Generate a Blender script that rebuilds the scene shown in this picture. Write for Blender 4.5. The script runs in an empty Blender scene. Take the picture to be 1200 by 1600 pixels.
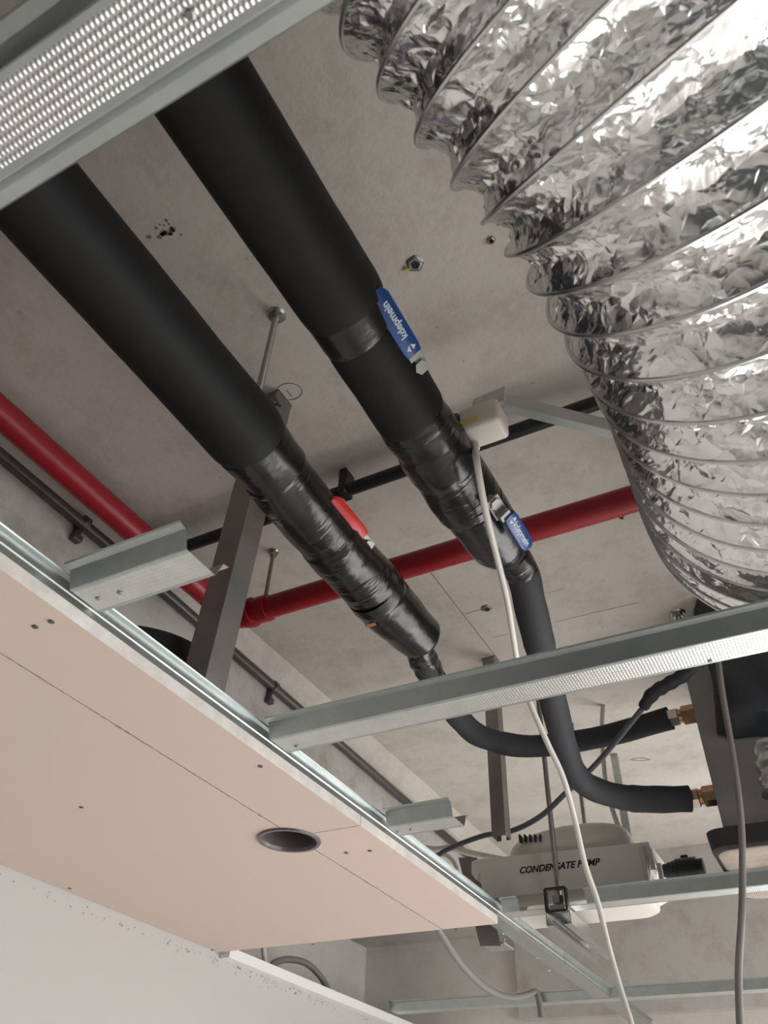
import bpy, bmesh, math, random
import numpy as np
from mathutils import Vector, Matrix
random.seed(7); rng = np.random.default_rng(7)
SC = bpy.context.scene
COL = SC.collection
H = 2.2                      # height of the camera above the floor; all z below are relative to it

# ------------------------------------------------------------------ camera
F = 1216.0
_y = np.array([895., 1155., F]); _y /= np.linalg.norm(_y)
_x = np.array([2885., -955., -F]); _x -= _x.dot(_y) * _y; _x /= np.linalg.norm(_x)
_z = np.cross(_x, _y)
RM = np.array([_x, _y, _z])   # world <- optical axes (right, down, forward)
cam_d = bpy.data.cameras.new('camera'); cam = bpy.data.objects.new('camera', cam_d); COL.objects.link(cam)
cam_d.sensor_fit = 'VERTICAL'; cam_d.sensor_height = 24.0; cam_d.lens = F / 1600 * 24.0
cam_d.clip_start = 0.02
m = Matrix.Identity(4)
for i in range(3):
    m[i][0] = RM[i][0]; m[i][1] = -RM[i][1]; m[i][2] = -RM[i][2]
m[2][3] = H
cam.matrix_world = m
cam_d.dof.use_dof = True; cam_d.dof.focus_distance = 1.35; cam_d.dof.aperture_fstop = 7.0
SC.camera = cam

# ------------------------------------------------------------------ light and exposure
SC.view_settings.view_transform = 'Standard'; SC.view_settings.look = 'None'
SC.view_settings.gamma = 1.0; SC.view_settings.use_curve_mapping = False
SC.view_settings.exposure = 0.14
wd = bpy.data.worlds.new('daylight'); SC.world = wd; wd.use_nodes = True
wd.node_tree.nodes['Background'].inputs[0].default_value = (0.80, 0.90, 1.0, 1)
wd.node_tree.nodes['Background'].inputs[1].default_value = 1.0

def area(name, loc, rot, sx, sy, power, col):
    l = bpy.data.lights.new(name, 'AREA'); l.shape = 'RECTANGLE'; l.size = sx; l.size_y = sy
    l.energy = power; l.color = col
    o = bpy.data.objects.new(name, l); COL.objects.link(o); o.location = loc; o.rotation_euler = rot
    return o
area('daylight_far', (1.55, 3.40, H - 0.85), (math.radians(90), 0, math.radians(180)), 3.4, 2.1, 135, (1.0, 0.97, 0.94))
area('daylight_right', (3.36, 1.0, H - 0.80), (math.radians(90), 0, math.radians(90)), 3.7, 2.1, 95, (1.0, 0.97, 0.93))

# ------------------------------------------------------------------ helpers
def W(px, py, x=None, y=None, z=None):
    """point of the room seen at a photo pixel, on a plane x=, y= or z= (relative to the camera)"""
    r = RM @ np.array([px - 600.0, py - 800.0, F])
    t = x / r[0] if x is not None else (y / r[1] if y is not None else z / r[2])
    return Vector(r * t)

def tag(o, label=None, cat=None, group=None, kind=None):
    if label: o['label'] = label
    if cat: o['category'] = cat
    if group: o['group'] = group
    if kind: o['kind'] = kind
    return o

def thing(name, loc, label, cat, group=None):
    o = bpy.data.objects.new(name, None); COL.objects.link(o)
    o.empty_display_size = 0.02
    o.location = (loc[0], loc[1], loc[2] + H)
    return tag(o, label, cat, group)

class MB:
    def __init__(s): s.v = []; s.f = []; s.m = []
    def add(s, vs, fs, mi=0):
        b = len(s.v); s.v += [tuple(v) for v in vs]
        s.f += [tuple(i + b for i in f) for f in fs]; s.m += [mi] * len(fs)
        return s
    def box(s, lo, hi, mi=0, mat=None, bev=0.0):
        bm = bmesh.new(); bmesh.ops.create_cube(bm, size=1.0)
        c = [(a + b) / 2 for a, b in zip(lo, hi)]; d = [abs(b - a) for a, b in zip(lo, hi)]
        for v in bm.verts: v.co = Vector((v.co.x * d[0], v.co.y * d[1], v.co.z * d[2]))
        if bev > 0:
            bmesh.ops.bevel(bm, geom=bm.edges[:], offset=bev, segments=3, affect='EDGES', profile=0.5)
        if mat is not None:
            for v in bm.verts: v.co = mat @ v.co
        bm.verts.index_update()
        s.add([v.co + Vector(c) for v in bm.verts], [[v.index for v in f.verts] for f in bm.faces], mi); bm.free()
        return s
    def prism(s, prof, axis, a, b, mi=0, thick=None, mis=None):
        """extrude an open profile (list of 2D points) as sheet metal of a thickness along an axis"""
        t = thick or 0.0009
        P = [Vector((p[0], p[1])) for p in prof]; n = len(P); off = []
        for i in range(n):
            d = (P[min(i + 1, n - 1)] - P[max(i - 1, 0)]).normalized(); off.append(P[i] + Vector((-d.y, d.x)) * t)
        def to3(p, u):
            return (u, p.x, p.y) if axis == 'X' else ((p.x, u, p.y) if axis == 'Y' else (p.x, p.y, u))
        vs = [to3(p, u) for u in (a, b) for p in P + off]
        L = 2 * n
        for i in range(n - 1):
            k = mi if mis is None else mis[i]
            s.add([], [], k)
            s.f += []; 
        base = len(s.v); s.v += vs
        def f(q, k): s.f.append(tuple(base + j for j in q)); s.m.append(k)
        for i in range(n - 1):
            k = mi if mis is None else mis[i]
            f((i, i + 1, L + i + 1, L + i), k); f((n + i + 1, n + i, L + n + i, L + n + i + 1), k)
            f((i + 1, i, n + i, n + i + 1), k); f((L + i, L + i + 1, L + n + i + 1, L + n + i), k)
        f((0, L, L + n, n), mi if mis is None else mis[0]); f((n - 1, 2 * n - 1, L + 2 * n - 1, L + n - 1), mi if mis is None else mis[-1])
        return s
    def tube(s, path, rad, seg=20, mi=0, caps=True, wob=None, up=Vector((0, 0, 1))):
        path = [Vector(p) for p in path]; n = len(path)
        if not hasattr(rad, '__len__'): rad = [rad] * n
        base = len(s.v); pu = None
        for i in range(n):
            t = (path[min(i + 1, n - 1)] - path[max(i - 1, 0)]).normalized()
            if pu is None:
                pu = up - t * up.dot(t)
                if pu.length < 1e-3: pu = Vector((1, 0, 0)) - t * t.x
            pu = (pu - t * pu.dot(t)).normalized(); w = t.cross(pu)
            for j in range(seg):
                a = 2 * math.pi * j / seg; r = rad[i] * (1 + (wob(i, a) if wob else 0))
                s.v.append(tuple(path[i] + pu * (r * math.cos(a)) + w * (r * math.sin(a))))
        for i in range(n - 1):
            for j in range(seg):
                j2 = (j + 1) % seg
                s.f.append((base + i * seg + j, base + i * seg + j2, base + (i + 1) * seg + j2, base + (i + 1) * seg + j)); s.m.append(mi)
        if caps:
            s.f.append(tuple(base + j for j in range(seg))[::-1]); s.m.append(mi)
            s.f.append(tuple(base + (n - 1) * seg + j for j in range(seg))); s.m.append(mi)
        return s
    def build(s, name, mats, parent=None, smooth=False, angle=40, fix=True):
        off = Vector((0, 0, H))
        if parent is not None:
            q = parent; tot = Vector((0, 0, 0))
            while q is not None: tot += q.location; q = q.parent
            off = off - tot
        me = bpy.data.meshes.new(name)
        me.from_pydata([tuple(Vector(v) + off) for v in s.v], [], s.f)
        if not isinstance(mats, (list, tuple)): mats = [mats]
        for mm in mats: me.materials.append(mm)
        me.polygons.foreach_set('material_index', s.m)
        if fix:
            bm = bmesh.new(); bm.from_mesh(me); bmesh.ops.recalc_face_normals(bm, faces=bm.faces[:]); bm.to_mesh(me); bm.free()
        if smooth:
            me.polygons.foreach_set('use_smooth', [True] * len(me.polygons))
            try: me.set_sharp_from_angle(angle=math.radians(angle))
            except Exception: pass
        me.update()
        o = bpy.data.objects.new(name, me); COL.objects.link(o)
        if parent is not None: o.parent = parent
        return o

def curve(pts, n=8):
    """Catmull-Rom through the points"""
    p = [Vector(q) for q in pts]; p = [p[0] * 2 - p[1]] + p + [p[-1] * 2 - p[-2]]; out = []
    for i in range(1, len(p) - 2):
        for k in range(n):
            t = k / n
            out.append(0.5 * ((2 * p[i]) + (p[i + 1] - p[i - 1]) * t + (2 * p[i - 1] - 5 * p[i] + 4 * p[i + 1] - p[i + 2]) * t * t
                              + (3 * p[i] - p[i - 1] - 3 * p[i + 1] + p[i + 2]) * t ** 3))
    out.append(p[-2]); return out

def lettering(name, txt, origin, xdir, ydir, size, mat, parent, bold=0.0, shear=0.0, depth=0.0003, align='CENTER'):
    cu = bpy.data.curves.new(name, 'FONT'); cu.body = txt; cu.size = size; cu.align_x = align; cu.align_y = 'CENTER'
    cu.offset = bold; cu.shear = shear; cu.extrude = depth
    tmp = bpy.data.objects.new(name, cu); COL.objects.link(tmp)
    dg = bpy.context.evaluated_depsgraph_get(); dg.update()
    me = bpy.data.meshes.new_from_object(tmp.evaluated_get(dg)); bpy.data.objects.remove(tmp)
    X = Vector(xdir).normalized(); Y = Vector(ydir); Y = (Y - X * Y.dot(X)).normalized(); Z = X.cross(Y)
    b = MB(); b.v = [tuple(Vector(origin) + X * v.co.x + Y * v.co.y + Z * v.co.z) for v in me.vertices]
    b.f = [tuple(p.vertices) for p in me.polygons]; b.m = [0] * len(b.f)
    return b.build(name, mat, parent)

# ------------------------------------------------------------------ materials
def mat(name, col, rough=0.6, metal=0.0, noise=None, bump=None, spec=0.5, coat=0.0):
    """noise=(scale, second colour, sharpness), bump=(scale, strength, distance)"""
    M = bpy.data.materials.new(name); M.use_nodes = True; nt = M.node_tree; N = nt.nodes; L = nt.links
    b = N['Principled BSDF']; b.inputs['Base Color'].default_value = (*col, 1); b.inputs['Roughness'].default_value = rough
    b.inputs['Metallic'].default_value = metal; b.inputs['Specular IOR Level'].default_value = spec
    b.inputs['Coat Weight'].default_value = coat
    tc = N.new('ShaderNodeTexCoord')
    if noise:
        n = N.new('ShaderNodeTexNoise'); n.inputs['Scale'].default_value = noise[0]; n.inputs['Detail'].default_value = 8
        n.inputs['Roughness'].default_value = 0.62
        L.new(tc.outputs['Object'], n.inputs['Vector'])
        r = N.new('ShaderNodeValToRGB'); s = noise[2]
        r.color_ramp.elements[0].position = 0.5 - s; r.color_ramp.elements[1].position = 0.5 + s
        r.color_ramp.elements[0].color = (*noise[1], 1); r.color_ramp.elements[1].color = (*col, 1)
        L.new(n.outputs['Fac'], r.inputs['Fac']); L.new(r.outputs['Color'], b.inputs['Base Color'])
    if bump:
        n2 = N.new('ShaderNodeTexNoise'); n2.inputs['Scale'].default_value = bump[0]; n2.inputs['Detail'].default_value = 6
        L.new(tc.outputs['Object'], n2.inputs['Vector'])
        bp = N.new('ShaderNodeBump'); bp.inputs['Strength'].default_value = bump[1]; bp.inputs['Distance'].default_value = bump[2]
        L.new(n2.outputs['Fac'], bp.inputs['Height']); L.new(bp.outputs['Normal'], b.inputs['Normal'])
    return M

def concrete(name, c1, c2, dirt, spots=0.0):
    M = mat(name, c1, 0.85, 0, (2.2, c2, 0.28), None, 0.2); nt = M.node_tree; N = nt.nodes; L = nt.links
    b = N['Principled BSDF']; ramp = [n for n in N if n.type == 'VALTORGB'][0]; tc = [n for n in N if n.type == 'TEX_COORD'][0]
    n = N.new('ShaderNodeTexNoise'); n.inputs['Scale'].default_value = 9; n.inputs['Detail'].default_value = 12; n.inputs['Roughness'].default_value = 0.75
    L.new(tc.outputs['Object'], n.inputs['Vector'])
    r = N.new('ShaderNodeValToRGB'); r.color_ramp.elements[0].position = 0.28; r.color_ramp.elements[1].position = 0.52
    r.color_ramp.elements[0].color = (*dirt, 1); r.color_ramp.elements[1].color = (1, 1, 1, 1)
    L.new(n.outputs['Fac'], r.inputs['Fac'])
    mx = N.new('ShaderNodeMix'); mx.data_type = 'RGBA'; mx.blend_type = 'MULTIPLY'; mx.inputs[0].default_value = 0.75
    L.new(ramp.outputs['Color'], mx.inputs[6]); L.new(r.outputs['Color'], mx.inputs[7]); out = mx.outputs[2]
    # fine grain and pin holes
    v = N.new('ShaderNodeTexVoronoi'); v.inputs['Scale'].default_value = 16; v.inputs['Randomness'].default_value = 1
    L.new(tc.outputs['Object'], v.inputs['Vector'])
    r2 = N.new('ShaderNodeValToRGB'); r2.color_ramp.elements[0].position = 0.03; r2.color_ramp.elements[1].position = 0.07
    r2.color_ramp.elements[0].color = (0.55, 0.53, 0.5, 1); r2.color_ramp.elements[1].color = (1, 1, 1, 1)
    L.new(v.outputs['Distance'], r2.inputs['Fac'])
    mx2 = N.new('ShaderNodeMix'); mx2.data_type = 'RGBA'; mx2.blend_type = 'MULTIPLY'; mx2.inputs[0].default_value = spots
    L.new(out, mx2.inputs[6]); L.new(r2.outputs['Color'], mx2.inputs[7]); L.new(mx2.outputs[2], b.inputs['Base Color'])
    n3 = N.new('ShaderNodeTexNoise'); n3.inputs['Scale'].default_value = 60; n3.inputs['Detail'].default_value = 8
    L.new(tc.outputs['Object'], n3.inputs['Vector'])
    bp = N.new('ShaderNodeBump'); bp.inputs['Strength'].default_value = 0.25; bp.inputs['Distance'].default_value = 0.004
    L.new(n3.outputs['Fac'], bp.inputs['Height']); L.new(bp.outputs['Normal'], b.inputs['Normal'])
    return M

def galv(name, col, rough=0.34, knurl=None, deep=0.8):
    M = mat(name, col, rough, 0.92, (28, tuple(c * 0.78 for c in col), 0.3), (90, 0.08, 0.001)); nt = M.node_tree; N = nt.nodes; L = nt.links
    if knurl:                                   # rows of rolled dimples
        tc = [n for n in N if n.type == 'TEX_COORD'][0]; bp0 = [n for n in N if n.type == 'BUMP'][0]
        v = N.new('ShaderNodeTexVoronoi'); v.voronoi_dimensions = '2D'; v.inputs['Scale'].default_value = 1.0; v.inputs['Randomness'].default_value = 0.0
        mp = N.new('ShaderNodeMapping'); mp.inputs['Scale'].default_value = (1 / knurl, 1 / (knurl * 1.45), 1)
        L.new(tc.outputs['Object'], mp.inputs['Vector']); L.new(mp.outputs['Vector'], v.inputs['Vector'])
        r = N.new('ShaderNodeMapRange'); r.interpolation_type = 'SMOOTHSTEP'
        r.inputs['From Min'].default_value = 0.05; r.inputs['From Max'].default_value = 0.5; r.inputs['To Min'].default_value = 1; r.inputs['To Max'].default_value = 0
        L.new(v.outputs['Distance'], r.inputs['Value'])
        bp = N.new('ShaderNodeBump'); bp.inputs['Strength'].default_value = deep; bp.inputs['Distance'].default_value = 0.0018
        L.new(r.outputs['Result'], bp.inputs['Height']); L.new(bp0.outputs['Normal'], bp.inputs['Normal'])
        L.new(bp.outputs['Normal'], N['Principled BSDF'].inputs['Normal'])
    return M

def foil_mat():
    M = mat('crinkled_foil', (0.84, 0.84, 0.835), 0.20, 1.0); nt = M.node_tree; N = nt.nodes; L = nt.links
    b = N['Principled BSDF']; tc = [n for n in N if n.type == 'TEX_COORD'][0]
    n0 = N.new('ShaderNodeTexNoise'); n0.inputs['Scale'].default_value = 22; n0.inputs['Detail'].default_value = 2
    L.new(tc.outputs['Object'], n0.inputs['Vector'])
    mx = N.new('ShaderNodeMix'); mx.data_type = 'RGBA'; mx.blend_type = 'LINEAR_LIGHT'; mx.inputs[0].default_value = 0.03
    L.new(tc.outputs['Object'], mx.inputs[6]); L.new(n0.outputs['Color'], mx.inputs[7])
    prev = None
    for sc, st, di in ((48, 0.50, 0.004), (110, 0.32, 0.002)):
        v = N.new('ShaderNodeTexVoronoi'); v.feature = 'F1'; v.distance = 'EUCLIDEAN'; v.inputs['Scale'].default_value = sc
        L.new(mx.outputs[2], v.inputs['Vector'])
        bp = N.new('ShaderNodeBump'); bp.inputs['Strength'].default_value = st; bp.inputs['Distance'].default_value = di
        L.new(v.outputs['Distance'], bp.inputs['Height'])
        if prev: L.new(prev, bp.inputs['Normal'])
        prev = bp.outputs['Normal']
    L.new(prev, b.inputs['Normal'])
    return M

M_slab = concrete('slab_concrete', (0.74, 0.69, 0.635), (0.62, 0.575, 0.525), (0.72, 0.70, 0.68), 0.4)
M_beam = concrete('beam_concrete', (0.62, 0.59, 0.56), (0.50, 0.475, 0.45), (0.55, 0.53, 0.5), 0.5)
M_far = concrete('far_wall_concrete', (0.60, 0.575, 0.55), (0.52, 0.50, 0.48), (0.7, 0.58, 0.56), 0.3)
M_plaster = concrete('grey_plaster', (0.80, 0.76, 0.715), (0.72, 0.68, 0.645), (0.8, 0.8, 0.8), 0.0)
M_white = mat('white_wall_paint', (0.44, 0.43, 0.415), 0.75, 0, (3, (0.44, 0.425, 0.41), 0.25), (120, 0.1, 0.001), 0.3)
M_floor = mat('screed_floor', (0.66, 0.64, 0.61), 0.8, 0, (3, (0.58, 0.56, 0.54), 0.3))
M_back = mat('back_wall_paint', (0.07, 0.075, 0.08), 0.8, 0, (2, (0.055, 0.06, 0.065), 0.3))
M_frame = mat('window_frame_white', (0.7, 0.7, 0.7), 0.4)
M_glass = bpy.data.materials.new('window_glass'); M_glass.use_nodes = True
_nt = M_glass.node_tree; _nt.nodes.clear(); _o = _nt.nodes.new('ShaderNodeOutputMaterial'); _t = _nt.nodes.new('ShaderNodeBsdfTransparent')
_g = _nt.nodes.new('ShaderNodeBsdfGlossy'); _g.inputs['Roughness'].default_value = 0.02; _mx = _nt.nodes.new('ShaderNodeMixShader'); _mx.inputs[0].default_value = 0.06
_nt.links.new(_t.outputs[0], _mx.inputs[1]); _nt.links.new(_g.outputs[0], _mx.inputs[2]); _nt.links.new(_mx.outputs[0], _o.inputs[0])
M_pink = mat('pink_plasterboard', (0.60, 0.485, 0.43), 0.85, 0, (1.6, (0.565, 0.468, 0.412), 0.3), (200, 0.08, 0.0006), 0.2)
M_pink2 = mat('pink_plasterboard_fresh', (0.62, 0.485, 0.442), 0.85, 0, (1.6, (0.59, 0.475, 0.425), 0.3), (200, 0.08, 0.0006), 0.2)
M_gyp = mat('gypsum_edge', (0.62, 0.60, 0.57), 0.9, 0, (25, (0.47, 0.44, 0.40), 0.22), (80, 0.4, 0.003), 0.2)
M_crack = mat('joint_gap', (0.30, 0.215, 0.17), 0.9)
M_galv = galv('galvanised_steel_shade_tone', (0.50, 0.535, 0.525))  # same steel as the knurled faces, coloured darker so channel webs look shaded
M_knurl = galv('knurled_galvanised_steel_lit_tone', (0.72, 0.73, 0.72), 0.38, 0.0040)  # same steel coloured lighter, so the downward channel face looks lit
M_knurlf = galv('finely_knurled_steel_lit_tone', (0.70, 0.71, 0.70), 0.40, 0.0040, 0.22)  # shallower dimples, with the lit look of bottom faces in the colour too
M_steel = galv('dull_steel', (0.33, 0.32, 0.31), 0.42)
M_post = mat('brown_grey_steel', (0.38, 0.36, 0.345), 0.38, 0.8, (12, (0.25, 0.235, 0.225), 0.3))
M_zinc = mat('zinc_plate', (0.50, 0.495, 0.475), 0.33, 0.95, (40, (0.40, 0.395, 0.38), 0.3))
M_lever = mat('dull_lever_steel', (0.34, 0.34, 0.32), 0.55, 0.6)
M_screw = mat('black_screw', (0.10, 0.085, 0.08), 0.5, 0.4)
M_foam = mat('black_foam_sleeve', (0.010, 0.0098, 0.0102), 0.60, 0, (40, (0.007, 0.007, 0.0075), 0.3), (260, 0.12, 0.001), 0.22)
M_thin = mat('dark_foam_sleeve', (0.033, 0.033, 0.038), 0.75, 0, (40, (0.025, 0.025, 0.029), 0.3), (260, 0.15, 0.001), 0.35)
def tape(name, rough, st):
    M = mat(name, (0.010, 0.0095, 0.0095), rough, 0, None, (11, 0.35, 0.012), 0.42); nt = M.node_tree; N = nt.nodes; L = nt.links
    tc = [n for n in N if n.type == 'TEX_COORD'][0]; b0 = [n for n in N if n.type == 'BUMP'][0]; prev = b0.outputs['Normal']
    for sc, rot in (((8, 48, 8), 0.45), ((6, 30, 6), -0.7)):     # pulled folds running round the pipe
        mp = N.new('ShaderNodeMapping'); mp.inputs['Scale'].default_value = sc; mp.inputs['Rotation'].default_value = (rot * .6, 0, rot)
        L.new(tc.outputs['Object'], mp.inputs['Vector'])
        n = N.new('ShaderNodeTexNoise'); n.inputs['Scale'].default_value = 1.0; n.inputs['Detail'].default_value = 3; L.new(mp.outputs['Vector'], n.inputs['Vector'])
        r = N.new('ShaderNodeMapRange'); r.inputs['From Min'].default_value = 0.58; r.inputs['From Max'].default_value = 0.74; L.new(n.outputs['Fac'], r.inputs['Value'])
        bp = N.new('ShaderNodeBump'); bp.inputs['Strength'].default_value = st; bp.inputs['Distance'].default_value = 0.006
        L.new(r.outputs['Result'], bp.inputs['Height']); L.new(prev, bp.inputs['Normal']); prev = bp.outputs['Normal']
    L.new(prev, N['Principled BSDF'].inputs['Normal']); return M
M_tape = tape('black_vinyl_tape', 0.24, 0.30)
M_tapes = tape('smooth_black_tape', 0.25, 0.07)
M_red = mat('red_paint', (0.36, 0.016, 0.026), 0.38, 0, (30, (0.30, 0.013, 0.021), 0.3), (60, 0.06, 0.001))
M_redh = mat('red_vinyl_handle', (0.52, 0.016, 0.013), 0.35)
M_blue = mat('blue_vinyl_handle', (0.010, 0.060, 0.235), 0.35)
M_pale = mat('pale_print', (0.55, 0.62, 0.68), 0.5)
M_brass = mat('brass', (0.62, 0.42, 0.24), 0.25, 1.0, (50, (0.45, 0.28, 0.15), 0.3))
M_nickel = mat('nickel_nut', (0.62, 0.56, 0.50), 0.22, 1.0)
M_copper = mat('copper', (0.75, 0.36, 0.14), 0.3, 1.0)
M_blackpipe = mat('black_conduit_paint', (0.018, 0.018, 0.02), 0.35, 0, None, (30, 0.1, 0.002))
M_cond = mat('dark_grey_conduit', (0.13, 0.12, 0.115), 0.4, 0.6, (20, (0.09, 0.085, 0.08), 0.3))
M_cream = mat('cream_plastic', (0.66, 0.62, 0.555), 0.42, 0, (6, (0.62, 0.58, 0.52), 0.3))
M_pump = mat('grey_beige_plastic', (0.82, 0.79, 0.74), 0.36, 0, (5, (0.78, 0.75, 0.70), 0.3))
M_ink = mat('black_print', (0.02, 0.02, 0.025), 0.6)
M_yellow = mat('yellow_label', (0.62, 0.48, 0.13), 0.5)
M_cablew = mat('white_cable', (0.60, 0.575, 0.53), 0.45)
M_cableg = mat('dark_grey_cable', (0.10, 0.10, 0.115), 0.5)
M_cablem = mat('mid_grey_cable', (0.20, 0.185, 0.18), 0.5)
M_plate = mat('grey_sheet_steel', (0.30, 0.30, 0.305), 0.5, 0.35, (9, (0.25, 0.25, 0.255), 0.3))
M_insul = mat('black_insulation_skin', (0.022, 0.026, 0.032), 0.45, 0, None, (14, 0.45, 0.012))
M_traytop = mat('black_tray_coating', (0.030, 0.032, 0.036), 0.6, 0, (8, (0.024, 0.022, 0.022), 0.3))
M_trayb = mat('stained_beige_tray', (0.48, 0.42, 0.36), 0.6, 0, (10, (0.25, 0.18, 0.13), 0.2))
M_lamp = mat('purple_black_lamp', (0.10, 0.080, 0.086), 0.30)
M_pencil = mat('pencil', (0.20, 0.18, 0.165), 0.9)
M_hole = mat('dark_hole', (0.05, 0.042, 0.035), 0.9)
M_tube = mat('clear_hose', (0.62, 0.60, 0.56), 0.3)
M_foil = foil_mat()
M_wire = mat('foil_covered_wire', (0.62, 0.62, 0.62), 0.28, 1.0)

# ------------------------------------------------------------------ setting
ZS, YF, XB, XL, XR, YB = 1.10, 3.25, -1.165, -1.47, 3.25, -3.0
XW = -1.86
def struct(o): o['kind'] = 'structure'; return o
slab = struct(MB().box((XW - 0.1, YB - 0.1, ZS), (XR + 0.1, YF + 0.1, ZS + 0.15)).build('ceiling', M_slab))
struct(MB().box((XW - 0.1, YB - 0.1, -H - 0.1), (XR + 0.1, YF + 0.1, -H)).build('floor', M_floor))
b = MB().box((XW, YB, 0.865), (XB, YF, ZS - 0.0005))
pf = [(XB + 0.0005, 0.985), (XB + 0.022, 1.012), (XB + 0.050, ZS - 0.0005)]
beam = struct(b.build('trim_1', M_beam))
fil = MB(); k = len(fil.v)
fil.add([(XB, YB, ZS - .055), (XB + .016, YB, ZS - .032), (XB + .042, YB, ZS - .0005), (XB, YB, ZS - .0005), (XB, YF, ZS - .055), (XB + .016, YF, ZS - .032), (XB + .042, YF, ZS - .0005), (XB, YF, ZS - .0005)],
        [(0, 1, 5, 4), (1, 2, 6, 5), (2, 3, 7, 6), (3, 0, 4, 7), (0, 3, 2, 1), (4, 5, 6, 7)])
struct(fil.build('trim_2', M_slab))
struct(MB().box((XW - 0.1, YB, -H), (XW, YF, ZS)).build('wall_left', M_plaster))
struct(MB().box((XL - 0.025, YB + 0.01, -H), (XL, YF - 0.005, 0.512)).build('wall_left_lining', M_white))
# far wall, with a window below the grey downstand
FW = (-0.10, 3.10, -1.90, 0.22)
b = MB()
b.box((XW, YF, -H), (FW[0], YF + 0.10, FW[3])); b.box((FW[1], YF, -H), (XR, YF + 0.10, FW[3]))
b.box((FW[0], YF, -H), (FW[1], YF + 0.10, FW[2])); b.box((XW, YF, FW[3]), (XB - 0.01, YF + 0.10, ZS)); b.box((XB - 0.01, YF, FW[3]), (XR, YF + 0.10, ZS))
struct(b.build('wall_far', M_plaster))
struct(MB().box((XB - 0.009, YF - 0.04, W(1100, 1578, y=YF - .04).z), (XR - .001, YF - 0.0005, ZS - 0.0005)).build('trim_3', M_far))
RW = (-0.90, 2.90, -1.90, 0.30)
b = MB(); b.box((XR, YB, -H), (XR + 0.1, RW[0], ZS)); b.box((XR, RW[1], -H), (XR + 0.1, YF, ZS))
b.box((XR, RW[0], -H), (XR + 0.1, RW[1], RW[2])); b.box((XR, RW[0], RW[3]), (XR + 0.1, RW[1], ZS))
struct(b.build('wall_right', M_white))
struct(MB().box((XW, YB - 0.1, -H), (XR, YB, ZS)).build('wall_back', M_back))
def window(name, axis, a0, a1, z0, z1, p):
    fr = MB(); gl = MB(); w = 0.05
    def bx(mb, u0, u1, zz0, zz1, d0, d1):
        if axis == 'Y': mb.box((u0, p + d0, zz0), (u1, p + d1, zz1))
        else: mb.box((p + d0, u0, zz0), (p + d1, u1, zz1))
    for k in range(4):
        u = a0 + (a1 - a0) * k / 3; u = min(max(u, a0 + w / 2), a1 - w / 2); bx(fr, u - w / 2, u + w / 2, z0, z1, 0.02, 0.06)
    bx(fr, a0, a1, z0, z0 + w, 0.02, 0.06); bx(fr, a0, a1, z1 - w, z1, 0.02, 0.06)
    f = struct(fr.build(name, M_frame)); bx(gl, a0, a1, z0, z1, 0.038, 0.042); gl.build('pane', M_glass, f)
window('window_1', 'Y', *FW, YF); window('window_2', 'X', *RW, XR)
struct(MB().box((XL + 0.001, 1.80, 0.488), (XL + 0.032, YF - 0.01, 0.512)).build('trim_4', M_frame))

# pencil lines and a numbered ring on the slab soffit, all one flat layer of marks
b = MB(); zp = ZS - 0.0006
def pline(pts, w=0.0016):
    q = [W(*p, z=zp) for p in pts]
    for a, c in zip(q, q[1:]):
        d = (c - a); n = Vector((-d.y, d.x, 0)).normalized() * w / 2
        b.add([a - n, a + n, c + n, c - n], [(0, 1, 2, 3)])
pline([(668, 888), (722, 958), (774, 1025)]); pline([(726, 960), (752, 952)]); pline([(770, 996), (794, 991)], .001)
pline([(868, 972), (925, 958), (996, 942)], .0012); pline([(850, 927), (880, 921)], .001)
c0 = [(452 + 20 * math.cos(t), 612 + 13 * math.sin(t)) for t in np.linspace(0, 6.28, 20)]; pline(c0, .0015); pline([(448, 610), (456, 620)], .002)
pline([(985, 1187), (1000, 1184), (1016, 1187), (1004, 1189), (986, 1188)], .003)
b.build('pencil_marks', M_pencil, slab)
# chipped patch in the concrete
b = MB()
for k in range(26):
    p = W(258 + random.gauss(0, 13), 362 + random.gauss(0, 8), z=zp); r = random.uniform(.001, .005)
    b.add([p + Vector((r * math.cos(a) * random.uniform(.6, 1.2), r * math.sin(a) * random.uniform(.6, 1.2), 0)) for a in np.linspace(0, 5.6, 9)], [tuple(range(9))])
b.build('chipped_patch', mat('chipped_concrete', (0.23, 0.20, 0.18), 0.9), slab)

# anchors set in the slab
def anchor(px, py, r, label, plug=False):
    p = W(px, py, z=ZS)
    t = thing('drop_in_anchor', p, label, 'anchor', None)
    m_ = MB(); n = 20
    prof = [(r * .55, -.0035), (r * .72, -.004), (r, -.0025), (r * 1.15, -.0002)]
    vs = []; fs = []
    for (rr, dz) in prof:
        for j in range(n): a = 2 * math.pi * j / n; q = rr * (1 + .08 * math.sin(5 * a + px)); vs.append((p.x + q * math.cos(a), p.y + q * math.sin(a), ZS + dz))
    for i in range(3):
        for j in range(n): fs.append((i * n + j, i * n + (j + 1) % n, (i + 1) * n + (j + 1) % n, (i + 1) * n + j))
    m_.add(vs, fs); m_.build('rim', M_steel, t, True)
    h = MB(); h.add([(p.x + r * .56 * math.cos(a), p.y + r * .56 * math.sin(a), ZS - .0012) for a in np.linspace(0, 2 * math.pi, n, endpoint=False)], [tuple(range(n))])
    h.build('bore', M_hole, t)
    if plug:
        a = W(px - 5, py + 6, z=ZS - .002); c = W(px - 19, py + 11, z=ZS - .002)
        MB().tube([a, c], .0022, 8).build('yellow_plug', M_yellow, t, True)
anchor(648, 412, .012, 'slab anchor hole with yellow plug beside the upper blue valve handle', True)
anchor(760, 950, .012, 'anchor hole in the slab on the pencil line left of the thin dark pipe')
anchor(767, 375, .006, 'small anchor hole in the slab at the edge of the silver duct')
anchor(971, 808, .005, 'small anchor hole in the slab under the right end of the red pipe')

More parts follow.
